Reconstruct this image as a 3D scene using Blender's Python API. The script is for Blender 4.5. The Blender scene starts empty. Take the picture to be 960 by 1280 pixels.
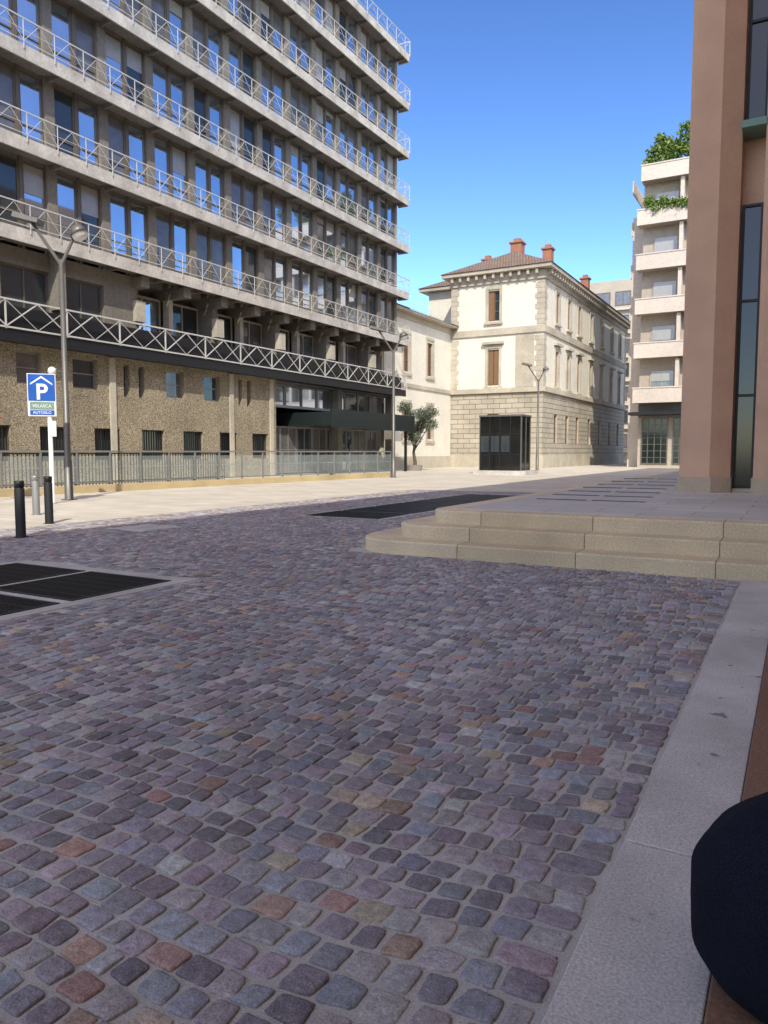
import bpy, math, random
import numpy as np
from mathutils import Vector, Matrix
random.seed(7); rng=np.random.default_rng(7)
R=math.radians
sc=bpy.context.scene
col=sc.collection
# ------------------------------------------------------------ materials
MATS={}
def nodes(name):
    m=bpy.data.materials.new(name); m.use_nodes=True
    nt=m.node_tree; b=nt.nodes['Principled BSDF']; MATS[name]=m
    return m,nt,b
def coords(nt,walls=False):
    tc=nt.nodes.new('ShaderNodeTexCoord')
    if not walls: return tc.outputs['Object']
    s=nt.nodes.new('ShaderNodeSeparateXYZ'); nt.links.new(tc.outputs['Object'],s.inputs[0])
    a=nt.nodes.new('ShaderNodeMath'); a.operation='ADD'
    nt.links.new(s.outputs[0],a.inputs[0]); nt.links.new(s.outputs[1],a.inputs[1])
    c=nt.nodes.new('ShaderNodeCombineXYZ'); nt.links.new(a.outputs[0],c.inputs[0]); nt.links.new(s.outputs[2],c.inputs[1])
    return c.outputs[0]
def noise(nt,vec,scale,detail=3,rough=.6):
    n=nt.nodes.new('ShaderNodeTexNoise'); n.inputs['Scale'].default_value=scale
    n.inputs['Detail'].default_value=detail; n.inputs['Roughness'].default_value=rough
    nt.links.new(vec,n.inputs['Vector']); return n.outputs['Fac']
def ramp(nt,fac,stops):
    r=nt.nodes.new('ShaderNodeValToRGB'); e=r.color_ramp.elements
    while len(e)<len(stops): e.new(.5)
    for i,(p,c) in enumerate(stops):
        e[i].position=p; e[i].color=(c[0],c[1],c[2],1) if not isinstance(c,(float,int)) else (c,c,c,1)
    nt.links.new(fac,r.inputs[0]); return r.outputs[0]
def mixc(nt,a,b,fac=1.0,mode='MULTIPLY'):
    m=nt.nodes.new('ShaderNodeMix'); m.data_type='RGBA'; m.blend_type=mode
    if isinstance(fac,float): m.inputs[0].default_value=fac
    else: nt.links.new(fac,m.inputs[0])
    for s,i in ((a,6),(b,7)):
        if isinstance(s,tuple): m.inputs[i].default_value=(*s,1)
        else: nt.links.new(s,m.inputs[i])
    return m.outputs[2]
def bump(nt,b,h,dist=.01,strength=.6,prev=None):
    n=nt.nodes.new('ShaderNodeBump'); n.inputs['Distance'].default_value=dist; n.inputs['Strength'].default_value=strength
    nt.links.new(h,n.inputs['Height']); 
    if prev: nt.links.new(prev,n.inputs['Normal'])
    nt.links.new(n.outputs[0],b.inputs['Normal']); return n.outputs[0]
def stone(name,c1,c2,scale=40,rough=.85,bd=.004,big=.35,bigscale=.5,spec=.3,lo=.35,hi=.65,spots=False):
    m,nt,b=nodes(name); v=coords(nt)
    c=ramp(nt,noise(nt,v,scale),[(lo,c1),(hi,c2)])
    g=ramp(nt,noise(nt,v,bigscale,4),[(.3,1-big),(.7,1.0)])
    c=mixc(nt,c,g)
    if spots: c=mixc(nt,c,ramp(nt,noise(nt,v,11,2,.4),[(.24,.45),(.30,1.0)]))
    nt.links.new(c,b.inputs['Base Color'])
    b.inputs['Roughness'].default_value=rough; b.inputs['Specular IOR Level'].default_value=spec
    bump(nt,b,noise(nt,v,scale*1.3),bd); return m
def bricks(name,c1,c2,cm,bw,rh,ms=.012,rough=.8,nscale=50,walls=False,offset=.5,big=.25,bd=.006):
    m,nt,b=nodes(name); v=coords(nt,walls)
    t=nt.nodes.new('ShaderNodeTexBrick'); t.inputs['Scale'].default_value=1
    t.inputs['Brick Width'].default_value=bw; t.inputs['Row Height'].default_value=rh
    t.inputs['Mortar Size'].default_value=ms; t.inputs['Color1'].default_value=(*c1,1); t.inputs['Color2'].default_value=(*c2,1)
    t.inputs['Mortar'].default_value=(*cm,1); t.offset=offset; t.inputs['Mortar Smooth'].default_value=.2
    nt.links.new(v,t.inputs['Vector']); v0=coords(nt)
    c=mixc(nt,t.outputs[0],ramp(nt,noise(nt,v0,nscale,4,.7),[(.3,.7),(.7,1.15)]))
    c=mixc(nt,c,ramp(nt,noise(nt,v0,.6,4),[(.3,1-big),(.7,1.0)]))
    nt.links.new(c,b.inputs['Base Color']); b.inputs['Roughness'].default_value=rough
    inv=nt.nodes.new('ShaderNodeMath'); inv.operation='SUBTRACT'; inv.inputs[0].default_value=1; nt.links.new(t.outputs['Fac'],inv.inputs[1])
    p=bump(nt,b,inv.outputs[0],bd); bump(nt,b,noise(nt,v0,nscale*1.2),.002,.5,p); return m
def plain(name,c,rough=.5,metal=0,spec=.5,alpha=1,var=.15,vs=3):
    m,nt,b=nodes(name); v=coords(nt)
    k=ramp(nt,noise(nt,v,vs,3),[(.3,1-var),(.7,1+0.0)])
    nt.links.new(mixc(nt,tuple(c),k),b.inputs['Base Color'])
    b.inputs['Roughness'].default_value=rough; b.inputs['Metallic'].default_value=metal
    b.inputs['Specular IOR Level'].default_value=spec; b.inputs['Alpha'].default_value=alpha
    return m
conc=stone('concrete_pier',(.17,.155,.13),(.27,.245,.205),18,big=.3)
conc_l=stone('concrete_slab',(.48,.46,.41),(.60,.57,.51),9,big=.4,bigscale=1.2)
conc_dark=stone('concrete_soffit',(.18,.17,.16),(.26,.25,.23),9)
aggr=stone('aggregate_wall',(.14,.12,.08),(.55,.475,.335),30,big=.35,lo=.42,hi=.62,bd=.02)
smooth_strip=stone('smooth_concrete',(.46,.42,.33),(.55,.51,.41),10)
frame_br=plain('window_frame_brown',(.13,.11,.085),.5)
steel=plain('railing_steel',(.60,.59,.54),.45,.2)
steel_d=plain('dark_metal',(.018,.018,.019),.5,.3)
galv=plain('galvanised_steel',(.28,.28,.27),.4,.4)
polem=plain('lamp_pole_metal',(.15,.145,.13),.45,.4)
gl_blue=plain('glass_reflective',(.58,.68,.80),.03,.92,1,var=.15,vs=.6)
gl_dark=plain('glass_dark',(.06,.075,.085),.04,.35,1)
gl_green=plain('glass_dark_green',(.012,.02,.016),.12,0,.5)
gl_curt=plain('glass_curtain',(.18,.175,.17),.10,.2,1,var=.4,vs=1.5)
gl_blind=plain('glass_blind',(.36,.35,.32),.25,.1,1)
black=plain('interior_dark',(.012,.012,.012),.7)
canopy_m=plain('canopy_metal',(.02,.03,.031),.3,.3)
blackgl=plain('black_glass',(.008,.009,.010),.08,0,.7)
pink=stone('pink_plaster',(.56,.36,.24),(.70,.46,.315),70,big=.2,bd=.008,bigscale=.8)
pinkbase=stone('plinth_stone',(.52,.43,.31),(.62,.51,.37),40)
teal=plain('teal_copper_sill',(.16,.27,.22),.6)
villa_c=stone('villa_plaster',(.68,.645,.54),(.76,.725,.62),6,big=.14)
villa_s=stone('villa_stone_trim',(.46,.415,.325),(.58,.53,.43),12)
villa_r=bricks('villa_rusticated_stone',(.44,.395,.31),(.52,.475,.38),(.22,.19,.14),1.1,.42,.03,walls=True,bd=.05)
shut=plain('wood_shutter',(.21,.12,.06),.6)
tiles=bricks('roof_tiles',(.24,.17,.12),(.31,.22,.16),(.10,.07,.05),.25,.35,.04,walls=False)
cream=stone('apartment_plaster',(.54,.48,.41),(.64,.57,.49),5,big=.15)
beige=stone('apartment_wall',(.40,.35,.28),(.48,.42,.34),5,big=.15)
granite=bricks('granite_paving',(.56,.51,.42),(.66,.61,.51),(.30,.27,.22),.9,.45,.008,nscale=90,big=.18)
terr=bricks('terrace_granite',(.54,.51,.46),(.62,.59,.53),(.28,.26,.23),1.2,.6,.008,nscale=90,big=.22)
stepm=bricks('step_granite',(.70,.57,.36),(.80,.67,.44),(.22,.17,.11),1.5,60,.006,nscale=45,big=.35,bd=.004)
kerbm=stone('kerb_granite',(.44,.42,.38),(.70,.67,.62),110,rough=.75,big=.3,bigscale=1.5,spots=True)
brownst=stone('brown_stone',(.20,.11,.07),(.28,.16,.10),60)
joint=stone('joint_sand',(.42,.40,.36),(.62,.595,.54),160,rough=.95,bd=.006,big=.3,bigscale=1.2)
white=plain('white_paint',(.75,.75,.73),.4)
blue=plain('sign_blue',(.015,.10,.42),.35)
red=plain('sign_red',(.6,.03,.03),.35)
terrac=plain('terracotta',(.34,.15,.09),.8)
yellow_w=stone('low_wall_stone',(.52,.42,.24),(.64,.52,.30),25)
glassp=plain('railing_glass',(.60,.70,.68),.05,0,.8,alpha=.26)
fabric=stone('navy_fabric',(.005,.007,.012),(.016,.019,.030),260,rough=.95,bd=.003,spec=.1)
bark=stone('bark',(.09,.07,.05),(.16,.13,.1),25)
def leafm(name,c1,c2):
    m,nt,b=nodes(name); v=coords(nt)
    nt.links.new(ramp(nt,noise(nt,v,4,3),[(.35,c1),(.65,c2)]),b.inputs['Base Color']); b.inputs['Roughness'].default_value=.6
    return m
leaf_o=leafm('olive_leaf',(.08,.10,.06),(.18,.20,.14)); leaf_g=leafm('green_leaf',(.05,.10,.015),(.18,.26,.04))
# cobble material
m,nt,b=nodes('porphyry_cobble'); v=coords(nt)
at=nt.nodes.new('ShaderNodeAttribute'); at.attribute_name='Col'
c=mixc(nt,at.outputs['Color'],ramp(nt,noise(nt,v,130,4,.75),[(.28,.55),(.72,1.4)]))
c=mixc(nt,c,ramp(nt,noise(nt,v,28,4,.6),[(.3,.72),(.7,1.2)]))
c=mixc(nt,c,(.46,.44,.40),ramp(nt,noise(nt,v,55,4,.75),[(.54,0.0),(.75,.45)]),'MIX')
spk=ramp(nt,noise(nt,v,420,1,.5),[(.60,0.0),(.70,.45)])
c=mixc(nt,c,(.60,.57,.53),spk,'MIX')
c=mixc(nt,c,ramp(nt,noise(nt,v,.55,3,.6),[(.3,.82),(.7,1.12)]))
nt.links.new(c,b.inputs['Base Color']); b.inputs['Roughness'].default_value=.66; b.inputs['Specular IOR Level'].default_value=.38
p=bump(nt,b,noise(nt,v,35,4,.65),.014,.8); bump(nt,b,noise(nt,v,220,2),.003,.7,p)
cobm=m
# ------------------------------------------------------------ mesh builder
def empty(name):
    e=bpy.data.objects.new(name,None); col.objects.link(e); return e
class MB:
    def __init__(s): s.v=[];s.f=[];s.m=[];s.mats=[];s.sm=[]
    def mi(s,mat):
        if mat not in s.mats: s.mats.append(mat)
        return s.mats.index(mat)
    def poly(s,pts,mat,smooth=False):
        n=len(s.v); s.v+= [tuple(p) for p in pts]; s.f.append(tuple(range(n,n+len(pts)))); s.m.append(s.mi(mat)); s.sm.append(smooth)
    def hexa(s,P,mat):
        n=len(s.v); s.v+=[tuple(p) for p in P]
        for f in ((0,3,2,1),(4,5,6,7),(0,1,5,4),(1,2,6,5),(2,3,7,6),(3,0,4,7)):
            s.f.append(tuple(n+i for i in f)); s.m.append(s.mi(mat)); s.sm.append(False)
    def box(s,x0,x1,y0,y1,z0,z1,mat):
        s.hexa([(x0,y0,z0),(x1,y0,z0),(x1,y1,z0),(x0,y1,z0),(x0,y0,z1),(x1,y0,z1),(x1,y1,z1),(x0,y1,z1)],mat)
    def obox(s,F,a0,a1,z0,z1,d0,d1,mat):
        o,t,n=F; P=[]
        for z in (z0,z1):
            for a,d in ((a0,d0),(a1,d0),(a1,d1),(a0,d1)):
                P.append((o[0]+t[0]*a+n[0]*d,o[1]+t[1]*a+n[1]*d,z))
        s.hexa(P,mat)
    def oquad(s,F,a0,a1,z0,z1,d,mat):
        o,t,n=F
        s.poly([(o[0]+t[0]*a+n[0]*d,o[1]+t[1]*a+n[1]*d,z) for a,z in ((a0,z0),(a1,z0),(a1,z1),(a0,z1))],mat)
    def beam(s,p,q,w,mat,w2=None):
        p=Vector(p);q=Vector(q);d=(q-p).normalized(); w2=w if w2 is None else w2
        u=d.cross(Vector((0,0,1))); 
        if u.length<.01: u=Vector((1,0,0))
        u.normalize(); k=d.cross(u)
        P=[p-u*w/2-k*w/2,p+u*w/2-k*w/2,p+u*w/2+k*w/2,p-u*w/2+k*w/2,q-u*w2/2-k*w2/2,q+u*w2/2-k*w2/2,q+u*w2/2+k*w2/2,q-u*w2/2+k*w2/2]
        s.hexa(P,mat)
    def tube(s,pts,rads,mat,seg=12,cap=True):
        rings=[]
        for i,p in enumerate(pts):
            p=Vector(p); a=Vector(pts[max(i-1,0)]); c=Vector(pts[min(i+1,len(pts)-1)]); d=(c-a).normalized()
            if i==0 or (p-a).length<1e-6: d=(c-p).normalized() if (c-p).length>1e-6 else d
            u=d.cross(Vector((.13,.99,.02))); 
            if abs(d.z)>.9: u=d.cross(Vector((0,1,0)))
            u.normalize(); k=d.cross(u); n=len(s.v)
            s.v+=[tuple(p+(u*math.cos(2*math.pi*j/seg)+k*math.sin(2*math.pi*j/seg))*rads[i]) for j in range(seg)]; rings.append(n)
        for a,c in zip(rings[:-1],rings[1:]):
            for j in range(seg):
                s.f.append((a+j,a+(j+1)%seg,c+(j+1)%seg,c+j)); s.m.append(s.mi(mat)); s.sm.append(True)
        if cap:
            for n in (rings[0],rings[-1]):
                s.f.append(tuple(range(n,n+seg))); s.m.append(s.mi(mat)); s.sm.append(False)
    def wall(s,F,L,z0,z1,holes,mat,depth=.25,reveal=None,a_start=0):
        A=sorted({a_start,L,*[h[0] for h in holes],*[h[1] for h in holes]}); Z=sorted({z0,z1,*[h[2] for h in holes],*[h[3] for h in holes]})
        for i in range(len(A)-1):
            for j in range(len(Z)-1):
                am=(A[i]+A[i+1])/2; zm=(Z[j]+Z[j+1])/2
                if any(h[0]<am<h[1] and h[2]<zm<h[3] for h in holes): continue
                s.oquad(F,A[i],A[i+1],Z[j],Z[j+1],0,mat)
        o,t,n=F; r=reveal or mat
        def P(a,z,d): return (o[0]+t[0]*a+n[0]*d,o[1]+t[1]*a+n[1]*d,z)
        for h in holes:
            a0,a1,b0,b1=h[:4]
            for (p,q) in (((a0,b0),(a1,b0)),((a1,b0),(a1,b1)),((a1,b1),(a0,b1)),((a0,b1),(a0,b0))):
                s.poly([P(*p,0),P(*q,0),P(*q,-depth),P(*p,-depth)],r)
    def window(s,F,a0,a1,z0,z1,d,glass,fr=None,fw=.07,vert=1,horiz=0,jit=.004):
        fr=fr or frame_br; o,t,n=F
        e=[random.uniform(-jit,jit) for _ in range(3)]
        s.poly([(o[0]+t[0]*a+n[0]*(d+x),o[1]+t[1]*a+n[1]*(d+x),z) for a,z,x in ((a0,z0,e[0]),(a1,z0,e[1]),(a1,z1,e[1]+e[2]),(a0,z1,e[0]+e[2]))],glass)
        s.obox(F,a0,a0+fw,z0,z1,d-.02,d+.05,fr); s.obox(F,a1-fw,a1,z0,z1,d-.02,d+.05,fr)
        s.obox(F,a0+fw,a1-fw,z0,z0+fw,d-.02,d+.048,fr); s.obox(F,a0+fw,a1-fw,z1-fw,z1,d-.02,d+.048,fr)
        for k in range(1,vert):
            a=a0+(a1-a0)*k/vert; s.obox(F,a-fw*.4,a+fw*.4,z0+fw,z1-fw,d-.02,d+.044,fr)
        for k in range(1,horiz+1):
            z=z0+(z1-z0)*k/(horiz+1); s.obox(F,a0+fw,a1-fw,z-.025,z+.025,d-.02,d+.04,fr)
    def done(s,name,parent=None,bevel=0):
        me=bpy.data.meshes.new(name); me.from_pydata(s.v,[],s.f)
        for m in s.mats: me.materials.append(m)
        me.polygons.foreach_set('material_index',s.m); me.polygons.foreach_set('use_smooth',s.sm); me.update()
        o=bpy.data.objects.new(name,me); col.objects.link(o)
        if parent: o.parent=parent
        if bevel:
            w=o.modifiers.new('bev','BEVEL'); w.width=bevel; w.segments=2; w.limit_method='ANGLE'
        return o
# ------------------------------------------------------------ world / sun / camera
EL=R(42); sd=Vector((.53*math.cos(EL),-.848*math.cos(EL),math.sin(EL))).normalized()
w=bpy.data.worlds.new('World'); sc.world=w; w.use_nodes=True; nt=w.node_tree
sky=nt.nodes.new('ShaderNodeTexSky'); sky.sky_type='NISHITA'; sky.sun_disc=False
sky.sun_elevation=math.asin(sd.z); sky.sun_rotation=math.atan2(sd.x,sd.y); sky.air_density=1.0; sky.dust_density=.15; sky.ozone_density=3.5
def vm(op,a,b_):
    n=nt.nodes.new('ShaderNodeVectorMath'); n.operation=op
    for i,s in enumerate((a,b_)):
        if isinstance(s,tuple): n.inputs[i].default_value=s
        else: nt.links.new(s,n.inputs[i])
    return n
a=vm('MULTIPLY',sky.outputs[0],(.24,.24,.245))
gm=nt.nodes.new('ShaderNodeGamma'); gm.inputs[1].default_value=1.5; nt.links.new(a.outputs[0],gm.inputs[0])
# wide warm glow added around the sun to fill the shaded foreground
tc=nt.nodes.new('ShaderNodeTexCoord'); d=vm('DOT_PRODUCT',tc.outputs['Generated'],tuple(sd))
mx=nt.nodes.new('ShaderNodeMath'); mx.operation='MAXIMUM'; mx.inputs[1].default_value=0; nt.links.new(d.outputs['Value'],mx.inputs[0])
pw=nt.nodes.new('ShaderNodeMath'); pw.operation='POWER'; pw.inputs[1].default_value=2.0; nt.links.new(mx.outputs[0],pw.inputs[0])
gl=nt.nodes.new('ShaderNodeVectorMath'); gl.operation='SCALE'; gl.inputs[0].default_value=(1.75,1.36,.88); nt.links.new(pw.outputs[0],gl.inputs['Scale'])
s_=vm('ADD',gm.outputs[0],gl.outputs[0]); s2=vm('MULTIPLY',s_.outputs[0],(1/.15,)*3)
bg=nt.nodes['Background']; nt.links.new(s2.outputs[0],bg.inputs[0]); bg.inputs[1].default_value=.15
L=bpy.data.lights.new('sun','SUN'); L.energy=4.9; L.angle=R(.5); L.color=(1,.93,.80)
lo=bpy.data.objects.new('sun',L); col.objects.link(lo); lo.rotation_euler=sd.to_track_quat('Z','Y').to_euler()
cam=bpy.data.cameras.new('camera'); co=bpy.data.objects.new('camera',cam); col.objects.link(co); sc.camera=co
co.location=(0,0,1.35); co.rotation_euler=(R(90-4.61),0,R(29.2)); cam.lens=26.16; cam.sensor_width=36; cam.clip_end=3000; cam.clip_start=.05
sc.view_settings.view_transform='Standard'; sc.view_settings.look='None'; sc.view_settings.exposure=0
# ------------------------------------------------------------ ground
g=MB(); g.poly([(-1500,-1500,0),(1500,-1500,0),(1500,1500,0),(-1500,1500,0)],joint); g.done('ground')
g=MB()
g.box(-60,-12.06,-30,115,-.05,.012,granite); g.box(-12.06,25,24.0,115,-.05,.012,granite)
g.done('plaza_paving')
# cobbles
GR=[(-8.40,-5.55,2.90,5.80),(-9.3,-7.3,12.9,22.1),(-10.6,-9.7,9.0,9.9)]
def skip(u,v):
    if u>-.50 or u<-12.0 or v>23.95 or v<-1.5: return True
    if u>-5.42 and v>8.56: return True
    for a in GR:
        if a[0]-.05<u<a[1]+.05 and a[2]-.05<v<a[3]+.05: return True
    return False
def wob(u,v): return .06*math.sin(u*1.1+.4)+.035*math.sin(u*2.7+v*.6)+.02*math.sin(v*1.7+u*.5)
quads=[];dist=[]
v=-1.5
while v<24:
    rh=random.uniform(.094,.114); u=-12.0-random.uniform(0,.1)
    while u<-.5:
        cw=random.uniform(.090,.122) if random.random()>.1 else random.uniform(.075,.14)
        if u+cw>-.57: cw=-.497-u
        cu=u+cw/2; cv=v+rh/2
        wb=wob(cu,cv)*min(1,max(.15,(-cu-.45)/1.2))
        if not skip(cu,cv+wb):
            gap=random.uniform(.005,.010); j=lambda:random.gauss(0,.005)
            w0=wob(u,cv)*min(1,max(.15,(-u-.45)/1.2)); w1=wob(u+cw,cv)*min(1,max(.15,(-u-cw-.45)/1.2))
            quads.append([(u+gap+j(),v+gap+w0+j()),(u+cw-gap+j(),v+gap+w1+j()),(u+cw-gap+j(),v+rh-gap+w1+j()),(u+gap+j(),v+rh-gap+w0+j())])
            dist.append(math.hypot(cu,cv))
        u+=cw
        if u>-.52: break
    v+=rh
quads=np.array(quads); dist=np.array(dist)
pal=np.array([(.170,.140,.148),(.148,.135,.145),(.130,.112,.122),(.20,.172,.176),(.160,.166,.182),(.155,.160,.172),(.20,.185,.178),(.215,.15,.11),(.19,.118,.098),(.25,.21,.15),(.105,.092,.098),(.23,.222,.215)])
pp=np.array([.15,.13,.12,.13,.12,.11,.10,.025,.03,.022,.06,.07]); pp/=pp.sum()
def cobbles(Q,n,rings,name):
    N=len(Q); ph=np.arange(n)*2*np.pi/n+np.pi/n
    e=rng.uniform(.20,.38,(N,1)); c_,s_=np.cos(ph)[None],np.sin(ph)[None]
    sx=np.sign(c_)*np.abs(c_)**e; sy=np.sign(s_)*np.abs(s_)**e
    rr=1+rng.normal(0,.028,(N,n)); sx=sx*rr; sy=sy*rr
    V=[];ctr=Q.mean(1)
    h=rng.normal(0,.0015,(N,1)); tx=rng.normal(0,.022,(N,1)); ty=rng.normal(0,.022,(N,1))
    def pos(sx,sy,z):
        a=(1-sx)*(1-sy)/4;b_=(1+sx)*(1-sy)/4;c=(1+sx)*(1+sy)/4;d=(1-sx)*(1+sy)/4
        P=a[...,None]*Q[:,0,None]+b_[...,None]*Q[:,1,None]+c[...,None]*Q[:,2,None]+d[...,None]*Q[:,3,None]
        zz=z+h+tx*(P[...,0]-ctr[:,None,0])+ty*(P[...,1]-ctr[:,None,1])
        return np.concatenate([P,zz[...,None]],-1)
    for (r,z) in rings: V.append(pos(sx*r,sy*r,z))
    V.append(pos(np.zeros((N,1)),np.zeros((N,1)),rings[-1][1]+.0005))
    V=np.concatenate(V,1); nr=len(rings); per=n*nr+1
    F4=[];i=np.arange(n);k=(i+1)%n
    for r in range(nr-1): F4.append(np.stack([r*n+i,r*n+k,(r+1)*n+k,(r+1)*n+i],1))
    F4=np.concatenate(F4); F3=np.stack([(nr-1)*n+i,(nr-1)*n+k,np.full(n,n*nr)],1)
    base=(np.arange(N)*per)[:,None,None]
    L4=(F4[None]+base).reshape(-1); L3=(F3[None]+base).reshape(-1); n4=N*len(F4); n3=N*len(F3)
    me=bpy.data.meshes.new(name); me.vertices.add(N*per); me.vertices.foreach_set('co',V.reshape(-1).astype(np.float32))
    me.loops.add(len(L4)+len(L3)); me.loops.foreach_set('vertex_index',np.concatenate([L4,L3]).astype(np.int32))
    me.polygons.add(n4+n3); st=np.concatenate([np.arange(n4)*4,n4*4+np.arange(n3)*3]).astype(np.int32)
    me.polygons.foreach_set('loop_start',st); me.polygons.foreach_set('use_smooth',np.ones(n4+n3,bool)); me.update(calc_edges=True); me.validate()
    C=pal[rng.choice(len(pal),N,p=pp)]*rng.uniform(.72,1.3,(N,1))*1.75*np.clip(1+rng.normal(0,.025,(N,3)),.8,1.2)
    C=np.repeat(np.concatenate([C,np.ones((N,1))],1)[:,None],per,1)
    ca=me.color_attributes.new('Col','FLOAT_COLOR','POINT'); ca.data.foreach_set('color',C.reshape(-1).astype(np.float32))
    me.materials.append(cobm); o=bpy.data.objects.new(name,me); col.objects.link(o); return o
cp=empty('cobblestone_pavement')
near=dist<8
cobbles(quads[near],20,[(1.0,-.006),(.99,.003),(.955,.0062),(.8,.0078),(.4,.0082)],'stones_near').parent=cp
cobbles(quads[~near],8,[(1.0,-.006),(.96,.0055),(.75,.0078)],'stones_far').parent=cp
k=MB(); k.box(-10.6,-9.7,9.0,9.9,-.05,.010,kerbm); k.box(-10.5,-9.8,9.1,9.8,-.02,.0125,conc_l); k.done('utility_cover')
# kerb
k=MB(); v=-2.0
while v<8.5:
    ln=min(random.uniform(1.0,1.35),8.55-v); 
    if 8.55-(v+ln)<.3: ln=8.55-v
    k.box(-.480+random.uniform(-.002,.002),-.150,v+.004,v+ln-.004,-.05,.018+random.uniform(0,.003),kerbm); v+=ln
k.done('stone_kerb',bevel=.005)
k=MB(); k.box(-.144,1.55,-12,8.55,-.05,.05,brownst); k.done('brown_stone_sill',bevel=.006)
# grates
def grate(u0,u1,v0,v1,name='tree_grate',pitch=.045,fr=.04):
    e=MB(); e.box(u0,u1,v0,v1,-.04,.003,black)
    e.box(u0,u0+fr,v0,v1,-.03,.012,steel_d); e.box(u1-fr,u1,v0,v1,-.03,.012,steel_d)
    e.box(u0+fr,u1-fr,v0,v0+fr,-.03,.0115,steel_d); e.box(u0+fr,u1-fr,v1-fr,v1,-.03,.0115,steel_d)
    a=u0+fr+pitch*.5
    while a<u1-fr-.01:
        e.box(a,a+pitch*.45,v0+fr,v1-fr,-.02,.010,steel_d); a+=pitch
    b=v0+fr+.17
    while b<v1-fr-.05:
        e.box(u0+fr,u1-fr,b,b+.02,-.02,.0085,steel_d); b+=.19
    return e.done(name)
for (a,b_) in ((-8.25,3.08),(-8.25,4.42),(-6.93,3.08),(-6.93,4.42)): grate(a,a+1.22,b_,b_+1.22)
k=MB(); k.box(-8.42,-5.53,2.88,3.07,-.05,.006,joint);k.box(-8.42,-5.53,5.65,5.82,-.05,.006,joint);k.box(-7.02,-6.94,3.07,5.65,-.05,.006,kerbm)
k.box(-8.42,-8.26,3.07,5.65,-.05,.006,joint);k.box(-5.70,-5.53,3.07,5.65,-.05,.006,joint); k.box(-8.25,-7.03,4.305,4.415,-.05,.005,kerbm);k.box(-6.93,-5.71,4.305,4.415,-.05,.005,kerbm)
k.done('grate_surround')
for i in range(6): grate(-9.2,-7.4,13.0+i*1.52,13.0+i*1.52+1.38,'floor_grate',.06)
# ------------------------------------------------------------ terrace & steps
def slab(out,z0,z1,mat,mt,name_mb,bev=.02):
    c=Vector((sum(p[0] for p in out)/len(out),sum(p[1] for p in out)/len(out)))
    n=len(out)
    ins=[]
    for i in range(n):
        a=Vector(out[i-1]);b=Vector(out[i]);d=Vector(out[(i+1)%n]); t=(d-a).normalized(); nn=Vector((-t.y,t.x))
        if nn.dot(c-b)<0: nn=-nn
        ins.append(b+nn*bev)
    for i in range(n):
        p,q=out[i],out[(i+1)%n]; r,s_=ins[i],ins[(i+1)%n]
        name_mb.poly([(p[0],p[1],z0),(q[0],q[1],z0),(q[0],q[1],z1-bev),(p[0],p[1],z1-bev)],mat)
        name_mb.poly([(p[0],p[1],z1-bev),(q[0],q[1],z1-bev),(s_[0],s_[1],z1),(r[0],r[1],z1)],mat)
    name_mb.poly([(r[0],r[1],z1) for r in ins],mt)
def outline(uL,v0,r,v1=34,uR=1.55):
    pts=[(uR,v0)]
    for i in range(11):
        a=math.pi/2*i/10; pts.append((uL+r-r*math.sin(a),v0+r-r*math.cos(a)))
    pts+=[(uL,v1),(uR,v1)]; return pts
st=empty('stone_steps')
for i,(uL,v0,r) in enumerate(((-5.42,8.6,.75),(-5.0,9.0,.6),(-4.6,9.4,.45))):
    e=MB(); slab(outline(uL,v0,r,34-i*.01),-.03 if i==0 else .18*i-.02,.18*(i+1),stepm,stepm,e); e.done('step_%d'%(i+1),st)
e=MB(); slab(outline(-4.25,9.78,.3,33.5),.53,.546,terr,terr,e,.003); e.done('terrace_paving')
for i,v0 in enumerate((12.4,13.8,15.3,17.0,18.9,21.0,23.3)):
    grate_o=MB(); 
    for s_ in range(2):
        a=-3.95-.12*i+s_*.95
        grate_o.box(a,a+.85,v0,v0+.13+.02*i,.54,.550,black)
        for q in range(9): grate_o.box(a+.02+q*.095,a+.04+q*.095,v0+.005,v0+.12+.02*i,.545,.553,steel_d)
    grate_o.done('drain_grate')
# ------------------------------------------------------------ left office building
ob=empty('office_building'); F=((-25.9,0,0),(0,1,0),(1,0,0)); PER=2.58; V0=17.45-PER*7; VE=48.2; VS=V0-.52
zb=[9.3+3.28*i for i in range(7)]
core=MB()
core.box(-42,-26.62,VS,VE,9.0,29.0,conc)
core.box(-42,-26.62,VS,24,0,9.0,conc); core.box(-42,-27.6,24,VE,5.6,9.0,conc)
core.box(-42,-30.5,33.9,VE,0,5.6,black); core.box(-30.5,-26.2,33.9,VE,5.3,5.6,conc_dark)
core.box(-42,-26.62,24,33.9,0,5.6,conc)
core.done('core',ob)
pm=MB(); wm=MB()
nmod=int((VE-V0)/PER)+1
for kx in range(nmod+1):
    a=V0+kx*PER-.42
    pm.obox(F,a,min(a+.42,VE),9.0,29.0,-.72,.03,conc)
    if a+.42<VE: pm.obox(F,a+.42+1.01,a+.42+1.15,9.0,29.0,-.72,-.06,frame_br)
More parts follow.
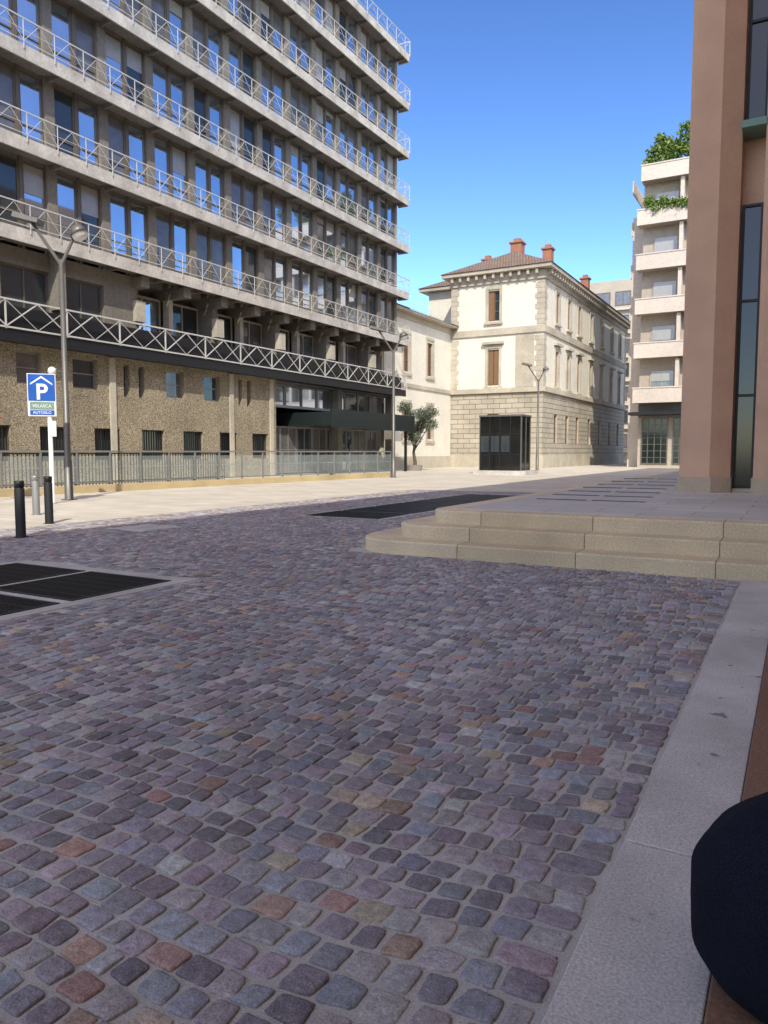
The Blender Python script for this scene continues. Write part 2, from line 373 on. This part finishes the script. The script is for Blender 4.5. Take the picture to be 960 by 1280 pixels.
for i in range(6):
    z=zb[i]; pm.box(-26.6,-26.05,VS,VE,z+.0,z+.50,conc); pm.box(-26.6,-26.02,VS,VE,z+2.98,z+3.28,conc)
    for kx in range(nmod):
        a=V0+kx*PER
        for s_ in (0,1):
            a0=a+(0 if s_==0 else 1.15); a1=a0+1.01
            if a1>VE: continue
            gm=random.choices([gl_blue,gl_dark,gl_curt,gl_blind],[.62,.18,.15,.05])[0]
            wm.window(F,a0,a1,z+.50,z+2.98,-.15,gm,fw=.07,jit=.012,horiz=0)
            if random.random()<.25: wm.obox(F,a0+.08,a1-.08,z+2.98-random.uniform(.2,1.2),z+2.9,-.145,-.135,random.choice([gl_blind,gl_curt]))
            wm.obox(F,a0+.075,a1-.075,z+1.02,z+1.07,-.14,-.105,frame_br)
pm.done('facade_piers',ob)
bm_=MB(); rl=MB()
for i,z in enumerate(zb):
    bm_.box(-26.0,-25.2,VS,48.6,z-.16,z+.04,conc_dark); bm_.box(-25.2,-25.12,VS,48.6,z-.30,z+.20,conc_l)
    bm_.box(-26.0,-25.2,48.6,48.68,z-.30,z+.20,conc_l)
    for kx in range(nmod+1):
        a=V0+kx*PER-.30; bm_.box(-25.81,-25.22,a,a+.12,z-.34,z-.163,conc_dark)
    for zz,w_ in ((z+1.08,.04),(z+.30,.025),(z+.68,.014)): rl.beam((-25.08,VS,zz),(-25.08,48.6,zz),w_,steel)
    a=VS
    while a<48.5:
        b_=min(a+.645,48.6)
        rl.beam((-25.08,a,z+.30),(-25.08,b_,z+1.06),.016,steel); rl.beam((-25.08,b_,z+1.06),(-25.08,min(b_+.645,48.6),z+.30),.016,steel)
        rl.beam((-25.08,a,z+.05),(-25.08,a,z+1.06),.028,steel); a+=1.29
    rl.beam((-25.08,48.6,z+.05),(-25.08,48.6,z+1.08),.05,steel); rl.beam((-25.08,48.62,z+1.08),(-26.0,48.62,z+1.08),.05,steel)
bm_.box(-42,-25.3,VS,VE-.1,29.06,29.4,conc_l)
bm_.box(-40,-31,8,40,29.4,32,conc)
# lower deck
bm_.box(-27.5,-25.3,VS,48.3,5.42,5.72,steel_d); bm_.box(-25.3,-25.22,VS,48.4,5.36,5.80,steel_d)
rl2=MB(); rl2.box(-25.62,-25.56,VS,48.3,5.75,6.72,steel_d)
for zz in (5.86,6.86): rl2.beam((-25.18,VS,zz),(-25.18,48.4,zz),.06,steel)
a=V0-.3
while a<48.3:
    b_=min(a+PER/2,48.4); c_=min(a+PER,48.4)
    rl2.beam((-25.18,a,5.88),(-25.18,b_,6.84),.038,steel); rl2.beam((-25.15,b_,6.84),(-25.15,c_,5.88),.038,steel)
    rl2.beam((-25.18,a,6.84),(-25.18,b_,5.88),.020,steel); rl2.beam((-25.15,b_,5.88),(-25.15,c_,6.84),.020,steel)
    rl2.beam((-25.18,a,5.8),(-25.18,a,6.88),.05,steel)
    a+=PER
bm_.done('balconies',ob); rl.done('railings',ob); rl2.done('truss_railing',ob)
# first floor
ff=MB(); holes=[]
for kx in range(0,10):
    a=V0+kx*PER
    if a+2.3<24.1: holes.append((a+.1,a+2.2,6.75,8.35))
F1=((-25.98,0,0),(0,1,0),(1,0,0))
ff.wall(F1,24.0,5.72,9.02,holes,conc,.3,a_start=VS)
for h in holes: wm.window(F1,h[0],h[1],h[2],h[3],-.2,random.choice([gl_dark,gl_curt,gl_blue]),vert=2,jit=.01)
ff.poly([(-25.98,24.0,5.72),(-27.6,24.0,5.72),(-27.6,24.0,9.02),(-25.98,24.0,9.02)],conc)
FR=((-27.15,0,0),(0,1,0),(1,0,0)); a=24.2
while a<46.5:
    wm.window(FR,a,a+2.3,5.9,8.6,.02,random.choice([gl_dark,gl_curt,gl_blind,gl_blue]),fr=smooth_strip,fw=.10,vert=2,horiz=1,jit=.01)
    a+=PER
kx=0; a=24.2-.32
while a<48:
    ff.box(-27.5,-26.1,a,a+.34,5.74,8.55,conc) if kx%2==0 else ff.box(-26.9,-26.5,a,a+.26,5.74,8.55,smooth_strip)
    ff.box(-27.5,-25.45,a-.05,a+.40,8.56,9.0,conc); 
    if kx%2==0: ff.box(-26.08,-25.75,a-.1,a+.44,7.1,8.0,smooth_strip)
    a+=PER; kx+=1
for kx in range(5):
    a=V0+kx*PER*2-.4; 
    if a<23: ff.box(-25.96,-25.5,a,a+.36,6.9,9.0,conc)
# ground floor
holes=[]; gw=[(18.0,19.1,3.95,5.2),(20.5,21.75,3.95,5.2),(23.1,23.45,3.75,5.15),(23.95,24.3,3.75,5.15),(25.6,26.75,3.9,5.15),(28.1,29.3,3.9,5.15),(30.7,31.0,3.75,5.15),(31.4,31.75,3.75,5.15)]
a=18.0-PER*6
while a<17: gw.append((a,a+1.15,3.95,5.2)); a+=PER
lw=[]; a=18.9-PER*6
while a<32: lw.append((a,a+1.35,1.0,2.35)); a+=PER
F2=((-25.92,0,0),(0,1,0),(1,0,0))
ff.wall(F2,33.9,0,5.42,gw+lw,aggr,.35,a_start=VS)
ff.poly([(-25.92,33.9,0),(-30.5,33.9,0),(-30.5,33.9,5.4),(-25.92,33.9,5.4)],aggr)
for h in gw: wm.window(F2,*h,-.25,random.choice([gl_dark,gl_curt]),fr=galv,vert=1,jit=.02,horiz=1)
for h in lw:
    wm.window(F2,*h,-.28,gl_dark,vert=1)
    for q in range(9): ff.obox(F2,h[0]+.07+q*.145,h[0]+.10+q*.145,h[2],h[3],-.12,-.09,steel_d)
for a in (14.3,22.3,29.95,33.3): ff.obox(F2,a,a+.3,0,5.36,.005,.09,smooth_strip)
# entrance
ff.box(-26.5,-26.0,40.5,41.0,0,5.3,conc); ff.box(-26.5,-26.0,47.6,48.1,0,5.3,conc); 
ff.box(-30.0,-23.6,36.0,46.3,2.9,3.66,canopy_m); ff.box(-23.6,-23.5,35.9,46.4,2.75,3.82,canopy_m)
ff.box(-26.3,-26.1,33.95,47.5,3.9,4.05,galv)
FE=((-26.7,0,0),(0,1,0),(1,0,0)); a=34.0
while a<47: wm.window(FE,a,a+1.6,4.0,5.28,.1,random.choice([gl_dark,gl_curt,gl_blue]),fr=galv,vert=1); wm.window(FE,a,a+1.6,0.1,2.88,-.3,random.choice([gl_dark,gl_curt,gl_blue]),fr=galv,vert=2,horiz=1); a+=1.65
for a in (36.4,45.8): ff.box(-24.0,-23.85,a,a+.15,0,2.9,steel_d)
ff.done('lower_facade',ob); wm.done('windows',ob)
# ------------------------------------------------------------ fence / low wall
def P2(t,z,off=0): 
    a=Vector((-21.0,10.0)); b_=Vector((-19.3,35.3)); d=(b_-a).normalized(); n=Vector((d.y,-d.x)); q=a+(b_-a)*t+n*off
    return (q.x,q.y,z)
lw_=MB()
lw_.hexa([P2(0,0,-.15),P2(0,0,.15),P2(1,0,.15),P2(1,0,-.15),P2(0,.26,-.15),P2(0,.26,.15),P2(1,.26,.15),P2(1,.26,-.15)],yellow_w); lw_.done('low_stone_wall',bevel=.01)
fe=MB(); N=20
for i in range(N+1):
    fe.beam(P2(i/N,.26),P2(i/N,1.36),.05,galv)
    if i<N: fe.poly([P2((i+.04)/N,.36,.01),P2((i+.96)/N,.36,.01),P2((i+.96)/N,1.22,.01),P2((i+.04)/N,1.22,.01)],glassp)
fe.beam(P2(0,1.37),P2(1,1.37),.06,galv); fe.beam(P2(0,.33),P2(1,.33),.04,galv); fe.beam(P2(0,.85,-.04),P2(1,.85,-.04),.03,galv)
fe.done('glass_railing')
fe=MB()
for zz in (.25,1.3): fe.beam((-22.8,6,zz),(-22.8,26,zz),.05,steel_d)
a=6.0
while a<26: fe.beam((-22.8,a,0),(-22.8,a,1.3),.03 if round(a*10)%15 else .07,steel_d); a+=.15
fe.done('bar_fence')
# ------------------------------------------------------------ street furniture
IX=Vector((.873,.488,0))
def lamp(x,y,H=6.6,s=1.0):
    e=empty('street_lamp'); p=MB()
    p.tube([(x,y,0),(x,y,.02),(x,y,1.1),(x,y,1.15),(x,y,H)],[.16,.115,.11,.09,.06],polem,14); p.tube([(x,y,0),(x,y,.03)],[.22,.21],polem,14)
    for sg,ln,hh in ((-1,.80,1.20),(1,.42,.85)):
        b_=Vector((x,y,H-.15)); t=b_+IX*sg*ln*s+Vector((0,0,hh*s)); p.tube([b_,t],[.05,.04],polem,8)
    p.done('pole',e)
    h=MB()
    t=Vector((x,y,H-.15))-IX*.80+Vector((0,0,1.2)); IY=Vector((-.488,.873,0)); ax=(Vector((0,0,1))+IX*.25).normalized(); sxv=ax.cross(IY).normalized()
    P=[]
    for zz in (-.05,.07):
        for a_,b2 in ((-.42,-.2),(.28,-.2),(.28,.2),(-.42,.2)): P.append(t+sxv*a_*-1+IY*b2+ax*zz)
    h.hexa(P,polem)
    t=Vector((x,y,H-.15))+IX*.42+Vector((0,0,.85)); ax=(Vector((0,0,1))-IX*.45).normalized(); c_=t+IX*.1
    h.tube([c_+ax*.22,c_+ax*.2,c_+ax*.10,c_-ax*.03],[.07,.14,.2,.25],polem,18)
    h.tube([c_-ax*.032,c_-ax*.12,c_-ax*.17],[.22,.2,.1],white,16)
    h.done('heads',e)
    return e
l1=lamp(-17.9,13.9)
q=MB(); q.tube([(-17.9,13.9,3.55),(-18.2,13.75,3.6)],[.03,.03],polem,8); 
q.tube([(-18.22,13.74,3.70),(-18.22,13.74,3.66),(-18.22,13.74,3.58),(-18.22,13.74,3.50),(-18.22,13.74,3.47)],[.05,.10,.12,.09,.03],white,14); q.done('camera_dome',l1)
lamp(-18.6,34.3); lamp(-16.9,53.3)
def bollard(x,y,mat,h=.9,r=.075):
    p=MB(); p.tube([(x,y,0),(x,y,.02),(x,y,.021),(x,y,h-.12),(x,y,h-.119),(x,y,h-.10),(x,y,h-.099),(x,y,h-.01),(x,y,h)],[r+.03,r+.03,r,r,r-.008,r-.008,r,r,r-.01],mat,20); p.done('bollard')
bollard(-10.7,7.4,steel_d); bollard(-12.26,9.07,steel_d); bollard(-14.2,10.2,galv,.85)
# parking sign
sg=empty('parking_sign'); sx,sy=-17.0,12.7
nrm=Vector((.74,-.67,0)).normalized(); tt=Vector((-nrm.y,nrm.x,0)); FS=((sx,sy,0),tuple(tt),tuple(nrm))
p=MB(); p.tube([(sx,sy,0),(sx,sy,2.3)],[.055,.055],white,12); p.tube([(sx,sy,0),(sx,sy,.03)],[.12,.12],galv,14)
p.obox(FS,-.50,.17,2.27,3.35,-.12,.07,white)
FS=((sx+tt.x*.05,sy+tt.y*.05,0),tuple(tt),tuple(nrm))
p.obox(FS,-.53,.10,2.66,3.33,.071,.082,blue); p.obox(FS,-.50,.07,2.30,2.42,.071,.08,blue); p.obox(FS,-.50,.07,2.44,2.63,.0705,.079,teal); p.obox(FS,-.08,.10,1.75,2.15,.03,.06,white)
for s_ in (-1,1): p.hexa([tuple(Vector((sx,sy,0))+tt*(-.165+s_*a)+nrm*d+Vector((0,0,z))) for d in (.083,.087) for a,z in ((0,3.29),(.26,3.10),(.26,3.06),(0,3.24))],white)
p.done('panel',sg)
def text(s_,size,a,z,d,mat,nm):
    cu=bpy.data.curves.new(nm,'FONT'); cu.body=s_; cu.size=size; cu.extrude=.003; cu.offset=.012 if size>.3 else .001; cu.align_x='CENTER'
    o=bpy.data.objects.new(nm,cu); cu.materials.append(mat); col.objects.link(o)
    M=Matrix((tt,Vector((0,0,1)),nrm)).transposed().to_4x4(); M.translation=Vector((sx,sy,0))+tt*a+nrm*d+Vector((0,0,z)); o.matrix_world=M; o.parent=sg
text('P',.56,-.165,2.70,.086,white,'letter_p'); text('VELASCA',.11,-.165,2.49,.084,white,'caption'); text('AUTOSILO',.09,-.165,2.33,.084,white,'caption_2')
ws=empty('warning_sign'); p=MB(); wx,wy=-19.05,12.3
p.tube([(wx,wy,0),(wx,wy,2.9)],[.035,.035],galv,10); FW=((wx,wy,0),tuple(tt),tuple(nrm))
def tri(r,d,z,mat): p.poly([tuple(Vector((wx,wy,z+r*math.sin(a)))+tt*r*math.cos(a)+nrm*d) for a in (R(90),R(210),R(330))],mat)
tri(.42,.05,2.5,red); tri(.28,.056,2.5,white); p.obox(FW,-.3,.3,1.7,2.1,.04,.06,white); p.done('plate',ws)
# kiosk
kk=empty('black_kiosk'); p=MB(); ku,kv=-16.75,41.6
p.box(ku-.25,ku+3.0,kv-.35,kv+2.0,0,.26,kerbm); p.box(ku+.03,ku+2.57,kv+.03,kv+1.67,.26,3.42,blackgl); p.box(ku-.03,ku+2.63,kv-.03,kv+1.73,3.42,3.52,polem)
for i in range(5): p.box(ku+i*.637,ku+.05+i*.637,kv-.01,kv+.04,.26,3.42,polem if i in (0,4) else steel_d)
for z in (1.2,2.4): p.box(ku+.05,ku+2.55,kv+.012,kv+.03,z,z+.03,steel_d)
for i in range(3): p.box(ku+2.565,ku+2.61,kv+.05+i*.78,kv+.1+i*.78,.26,3.42,polem)
for i in range(1,4): p.box(ku+.09+i*.637-.637,ku+.60+i*.637-.637,kv+.006,kv+.024,1.35,2.3,gl_dark)
p.done('body',kk)
# ------------------------------------------------------------ villa
vl=empty('villa'); A=MB()
UL,UR,VF,VB,ZT=-27.1,-18.8,60.5,93.0,16.2
FF=((UL,VF,0),(1,0,0),(0,-1,0)); FSd=((UR,VF,0),(0,1,0),(1,0,0)); W=UR-UL
levels=[(2.1,4.6),(7.0,10.0),(12.4,14.9)]
def vface(Fm,Lw,centres,dbl=False):
    for (z0,z1,mt) in ((0,6.5,villa_r),(6.5,ZT,villa_c)):
        hs=[]
        for lv in levels:
            if z0<=lv[0]<z1: hs+=[(c-.5,c+.5,lv[0],lv[1]) for c in centres]
        A.wall(Fm,Lw,z0,z1,hs,mt,.28,villa_s)
    for li,lv in enumerate(levels):
        for c in centres:
            A.window(Fm,c-.5,c+.5,lv[0],lv[1],-.2,gl_dark,shut,.08,2,2)
            if li and random.random()<.75:
                A.obox(Fm,c-.44,c-.05,lv[0]+.05,lv[1]-.1,-.14,-.10,shut)
                if random.random()<.5: A.obox(Fm,c+.05,c+.44,lv[0]+.05,lv[1]-.1,-.14,-.10,shut)
            if li:
                A.obox(Fm,c-.72,c-.5,lv[0]-.1,lv[1]+.12,.003,.08,villa_s); A.obox(Fm,c+.5,c+.72,lv[0]-.1,lv[1]+.12,.003,.08,villa_s)
                A.obox(Fm,c-.72,c+.72,lv[1]+.12,lv[1]+.38,.003,.10,villa_s); A.obox(Fm,c-.82,c+.82,lv[0]-.28,lv[0]-.1,.003,.2,villa_s)
                if li==1: A.obox(Fm,c-.95,c+.95,lv[1]+.45,lv[1]+.65,.003,.32,villa_s); A.obox(Fm,c-.7,c+.7,6.75,lv[0]-.3,.003,.05,villa_s)
    A.obox(Fm,-.12,Lw+.12,6.35,6.75,.004,.22,villa_s); A.obox(Fm,-.08,Lw+.08,11.2,11.75,.004,.14,villa_s); A.obox(Fm,-.05,Lw+.05,0,1.1,.004,.12,villa_s)
    A.obox(Fm,-.1,Lw+.1,15.5,16.2,.004,.16,villa_s)
    for i in range(int(Lw/.75)): A.obox(Fm,i*.75+.2,i*.75+.4,15.85,16.25,.165,.6,villa_s)
    n=0; z=6.8
    while z<15.4:
        ww=.75 if n%2 else .6
        if not 11.1<z+.2<11.8:
            A.obox(Fm,0.0,ww,z,z+.40,.004,.035,villa_s); A.obox(Fm,Lw-ww,Lw,z,z+.40,.004,.035,villa_s)
        z+=.42; n+=1
vface(FF,W,[3.95]); 
A.obox(FF,5.9,7.5,6.8,11.1,.003,.03,villa_s)
vface(FSd,VB-VF,[3.8,7.4,11.0,15.6,20.1,24.8,29])
A.box(UL,UR-.3,VF+.3,VB,0,ZT-.01,villa_c)
A.box(-31.1,UL-.001,64.3,80,0,ZT,villa_c); 
A.box(UL-.6,UR+.75,VF-.75,VB+.5,16.26,16.55,villa_s); A.box(-31.8,UL-.602,63.6,80.5,16.24,16.53,villa_s)
def hip(u0,u1,v0,v1,z,h):
    um=(u0+u1)/2; hw=(u1-u0)/2
    a=(um,v0+hw,z+h); b_=(um,v1-hw,z+h)
    c=[(u0,v0,z),(u1,v0,z),(u1,v1,z),(u0,v1,z)]
    A.poly([c[0],c[1],a],tiles); A.poly([c[1],c[2],b_,a],tiles); A.poly([c[2],c[3],b_],tiles); A.poly([c[3],c[0],a,b_],tiles)
hip(UL-.7,UR+.85,VF-.85,VB+.6,16.56,2.5); hip(-31.9,-24,63.5,80.6,16.54,1.9)
for (x,y,z,s_) in ((-22.9,65.5,19.9,.5),(-25.9,66,18.9,.4),(-20.4,66.5,19.3,.4),(-20.5,80,19.4,.4),(-24,72,20,.4)):
    A.box(x-s_,x+s_,y-s_,y+s_,17,z,terrac); A.box(x-s_-.12,x+s_+.12,y-s_-.12,y+s_+.12,z,z+.14,terrac); A.box(x-s_*.6,x+s_*.6,y-s_*.6,y+s_*.6,z+.14,z+.45,terrac)
FWg=((UL-.0,48.5,0),(0,1,0),(1,0,0)); 
hs=[(7.2,8.3,7.6,10.3),(7.2,8.3,2.4,5.0),(3.0,4.1,7.6,10.3),(3.0,4.1,2.4,5.0)]
A.wall(FWg,11.98,0,12.0,hs,villa_c,.3,villa_s)
for h in hs:
    A.window(FWg,*h,-.2,gl_dark,shut,.08,2,2); A.obox(FWg,h[0]-.2,h[0],h[2]-.1,h[3]+.2,.003,.07,villa_s);A.obox(FWg,h[1],h[1]+.2,h[2]-.1,h[3]+.2,.003,.07,villa_s)
    A.obox(FWg,h[0]-.2,h[1]+.2,h[3]+.2,h[3]+.42,.003,.09,villa_s);A.obox(FWg,h[0]-.25,h[1]+.25,h[2]-.3,h[2]-.1,.003,.14,villa_s)
    if h[2]>6: A.obox(FWg,h[0]+.06,h[0]+.5,h[2]+.05,h[3]-.1,-.14,-.1,shut)
A.obox(FWg,0,11.9,0,1.0,.004,.1,villa_s); A.obox(FWg,0,11.9,6.4,6.7,.004,.1,villa_s); A.obox(FWg,0,11.9,11.6,12.0,.004,.12,villa_s)
A.box(-36,-27.4,48.5,60.4,0,11.99,villa_c); A.box(-36,-26.4,48.3,60.45,12.02,12.2,villa_s)
A.poly([(-26.3,48.2,12.21),(-26.3,60.46,12.21),(-31,60.46,14.2),(-31,48.2,14.2)],tiles); A.poly([(-31,48.2,14.2),(-31,60.46,14.2),(-36,60.46,12.2),(-36,48.2,12.2)],tiles)
A.done('walls_and_roof',vl)
# ------------------------------------------------------------ apartment block
ap=empty('apartment_building'); A=MB(); au,av=-12.9,67.0
A.box(au+.3,6,av+1.3,90,0,25.3,beige); A.box(au-.9,au+.297,av+3,85,0,22.0,cream)
FA=((au,av+1.3,0),(1,0,0),(0,-1,0)); FL=((au-.9,av+3,0),(0,1,0),(-1,0,0))
for i,z in enumerate((5.8,9.6,13.3,17.0,20.7,24.3)):
    inx=.0 if i<5 else .25
    A.box(au+inx,6,av,av+.14,z-.25,z+1.05,cream); A.box(au+inx,au+inx+.14,av+.14,av+1.3,z-.25,z+1.05,cream); A.box(au+inx+.14,6,av+.14,av+1.3,z-.22,z-.02,beige)
    A.box(au+inx-.05,6,av-.05,av+.003-.01,z+.98,z+1.08,cream)
    A.box(au-1.0,au-.9,av+2.9,85,z-.25,z+.9,cream)
    if i<5:
        a=1.2
        while a<17:
            A.window(FA,a,a+2.0,z+.1,z+2.55,.03,random.choice([gl_dark,gl_curt,gl_blind]),beige,.1,2); A.obox(FA,a+.1,a+1.9,z+1.9-random.uniform(0,.9),z+2.5,.09,.11,gl_blind); a+=2.9
            A.obox(FA,a-.75,a-.45,z-.02,z+3.4,0.003,1.0,cream)
A.box(au-.2,6,av-.6,av+1.2,4.5,4.75,steel_d)
a=.6
while a<16: A.window(FA,a,a+2.2,.3,4.3,.05,gl_green,polem,.09,4,6); a+=2.6
A.box(au+.3,6,av+1.2,av+1.299,4.3,5.5,conc_dark)
A.done('walls',ap)
def leaves(name,blobs,n,size,mat,parent=None):
    V=[];Fc=[]
    per=n//len(blobs)
    for (c,r) in blobs:
        for _ in range(per):
            d=rng.normal(size=3); d/=np.linalg.norm(d); p=np.array(c)+d*np.array(r)*rng.uniform(.25,1.0)**.6*(1+rng.normal(0,.18))
            a=rng.normal(size=3); a/=np.linalg.norm(a); b_=np.cross(a,rng.normal(size=3)); b_/=np.linalg.norm(b_); s_=size*rng.uniform(.6,1.4)
            k=len(V); V+= [p-a*s_,p+b_*s_*.4,p+a*s_,p-b_*s_*.4]; Fc.append((k,k+1,k+2,k+3))
    me=bpy.data.meshes.new(name); me.from_pydata([tuple(x) for x in V],[],Fc); me.materials.append(mat)
    o=bpy.data.objects.new(name,me); col.objects.link(o)
    if parent: o.parent=parent
    return o
bl=[((au+.9+i*.32+random.uniform(-.2,.2),av+.9+random.uniform(-.4,.4),25.8+(i%3)*.55+random.uniform(.0,.9)),(random.uniform(.45,.8),.7,random.uniform(.45,.8))) for i in range(30)]
leaves('roof_garden_plants',bl,8500,.17,leaf_g)
bl=[((au+.9+i*.6,av+.15,21.9+random.uniform(-.2,.4)),(.5,.45,random.uniform(.4,.7))) for i in range(9)]
leaves('balcony_plants',bl,4000,.12,leaf_g)
# far buildings
A=MB(); A.box(-34,-16,112,130,0,26,beige); FB=((-34,112,0),(1,0,0),(0,-1,0))
for i in range(7):
    for j in range(6): A.window(FB,1+j*2.9,3.2+j*2.9,2+i*3.4,4+i*3.4,.03,random.choice([gl_dark,gl_curt]),frame_br,.1,2)
    A.obox(FB,0,18,1.3+i*3.4,1.5+i*3.4,.003,.5,cream)
A.done('distant_building')
A=MB(); A.box(-60,-38,95,120,0,17,cream); A.done('distant_building')
# ------------------------------------------------------------ pink building
pk=empty('pink_building'); A=MB()
A.box(1.6,22,-45,45,0,21.4,pink)
def prism(pts,z0,z1,mat):
    n=len(pts)
    for i in range(n): p,q=pts[i],pts[(i+1)%n]; A.poly([(*p,z0),(*q,z0),(*q,z1),(*p,z1)],mat)
    A.poly([(*p,z1) for p in pts],mat)
HP=15.2
A.box(-2.14,1.598,16.75,45,.3,HP,pink)
def pier(u0,u1,d=.75,ch=.16):
    prism([(u0,16.75),(u0,16.0+ch*.5),(u0+ch*.5,16.0),(u1-ch*2.2,16.0),(u1,16.0+ch*2.0),(u1,16.75)],.84,HP,pink)
    prism([(u0-.03,16.75),(u0-.03,15.97+ch*.5),(u0+ch*.5-.03,15.97),(u1-ch*2.2+.03,15.97),(u1+.02,15.97+ch*2.0),(u1+.02,16.75)],.53,.845,pinkbase)
pier(-2.14,-1.22); pier(-.80,.25); pier(.67,1.59)
FP=((0,16.74,0),(1,0,0),(0,-1,0))
for (a0,a1) in ((-1.2,-.82),(.27,.65)):
    for (z0,z1) in ((.62,6.2),(7.75,13.4)):
        A.window(FP,a0,a1,z0,z1,.06,gl_green,steel_d,.05,1,2)
    for z in (7.45,): A.obox(FP,a0-.02,a1+.02,z,z+.13,.02,.72,teal)
    A.obox(FP,a0-.0,a1+.0,.5,.62,.02,.3,pinkbase)
A.done('walls',pk)
# ------------------------------------------------------------ olive tree
ot=empty('olive_tree'); T=MB(); tx,ty=-24.2,47.8
T.tube([(tx,ty,0),(tx+.05,ty,.6),(tx-.08,ty,1.3),(tx,ty,1.9)],[.17,.13,.10,.08],bark,9)
bl=[]
for i in range(12):
    a=i*2.4; r=random.uniform(.4,1.35); e_=(tx+r*math.cos(a),ty+r*math.sin(a),random.uniform(2.3,4.5))
    T.tube([(tx,ty,1.5+.03*i),((tx+e_[0])/2+.1,(ty+e_[1])/2,(1.9+e_[2])/2),e_],[.06,.035,.015],bark,6); bl.append((e_,(.55,.55,.42)))
T.done('trunk',ot); leaves('crown',bl,8000,.075,leaf_o,ot)
T=MB(); T.tube([(tx,ty,0),(tx,ty,.4),(tx,ty,.42)],[.5,.6,.55],conc,20); T.done('tree_planter')
# ------------------------------------------------------------ backpack
bp=empty('backpack'); bx,by=.21,1.93
def superel(c,r,e1,e2,mat,nm,tz=0):
    n,mm=64,40; V=[];Fc=[]
    sp=lambda x,e: math.copysign(abs(x)**e,x)
    for i in range(mm+1):
        ph=-math.pi/2+math.pi*i/mm
        for j in range(n):
            th=2*math.pi*j/n; ee=e1 if ph>0 else e1*.5; zz=sp(math.sin(ph),ee); k=1-tz*max(zz,0)
            k*=1+.012*math.sin(5*th+3*ph)+.007*math.sin(11*th-7*ph)*math.cos(ph)
            V.append((c[0]+r[0]*sp(math.cos(ph),ee)*sp(math.cos(th),e2)*k,c[1]+r[1]*sp(math.cos(ph),ee)*sp(math.sin(th),e2)*k,c[2]+r[2]*zz+.005*math.sin(7*th+5*ph)*math.cos(ph)))
    for i in range(mm):
        for j in range(n): Fc.append((i*n+j,i*n+(j+1)%n,(i+1)*n+(j+1)%n,(i+1)*n+j))
    me=bpy.data.meshes.new(nm); me.from_pydata(V,[],Fc); me.materials.append(mat)
    for p_ in me.polygons: p_.use_smooth=True
    o=bpy.data.objects.new(nm,me); col.objects.link(o); o.parent=bp
superel((bx,by,.32),(.41,.26,.27),1.0,.9,fabric,'bag',.05); superel((bx+.1,by-.2,.26),(.25,.1,.15),.6,.6,fabric,'pocket')
T=MB(); T.tube([(bx-.06,by,.57),(bx-.04,by,.63),(bx+.04,by,.63),(bx+.06,by,.57)],[.012]*4,fabric,8)
for s_ in (-.12,.12): T.tube([(bx+s_,by+.2,.50),(bx+s_,by+.33,.42),(bx+s_,by+.33,.24),(bx+s_,by+.22,.11)],[.02]*4,fabric,8)
T.done('straps',bp)
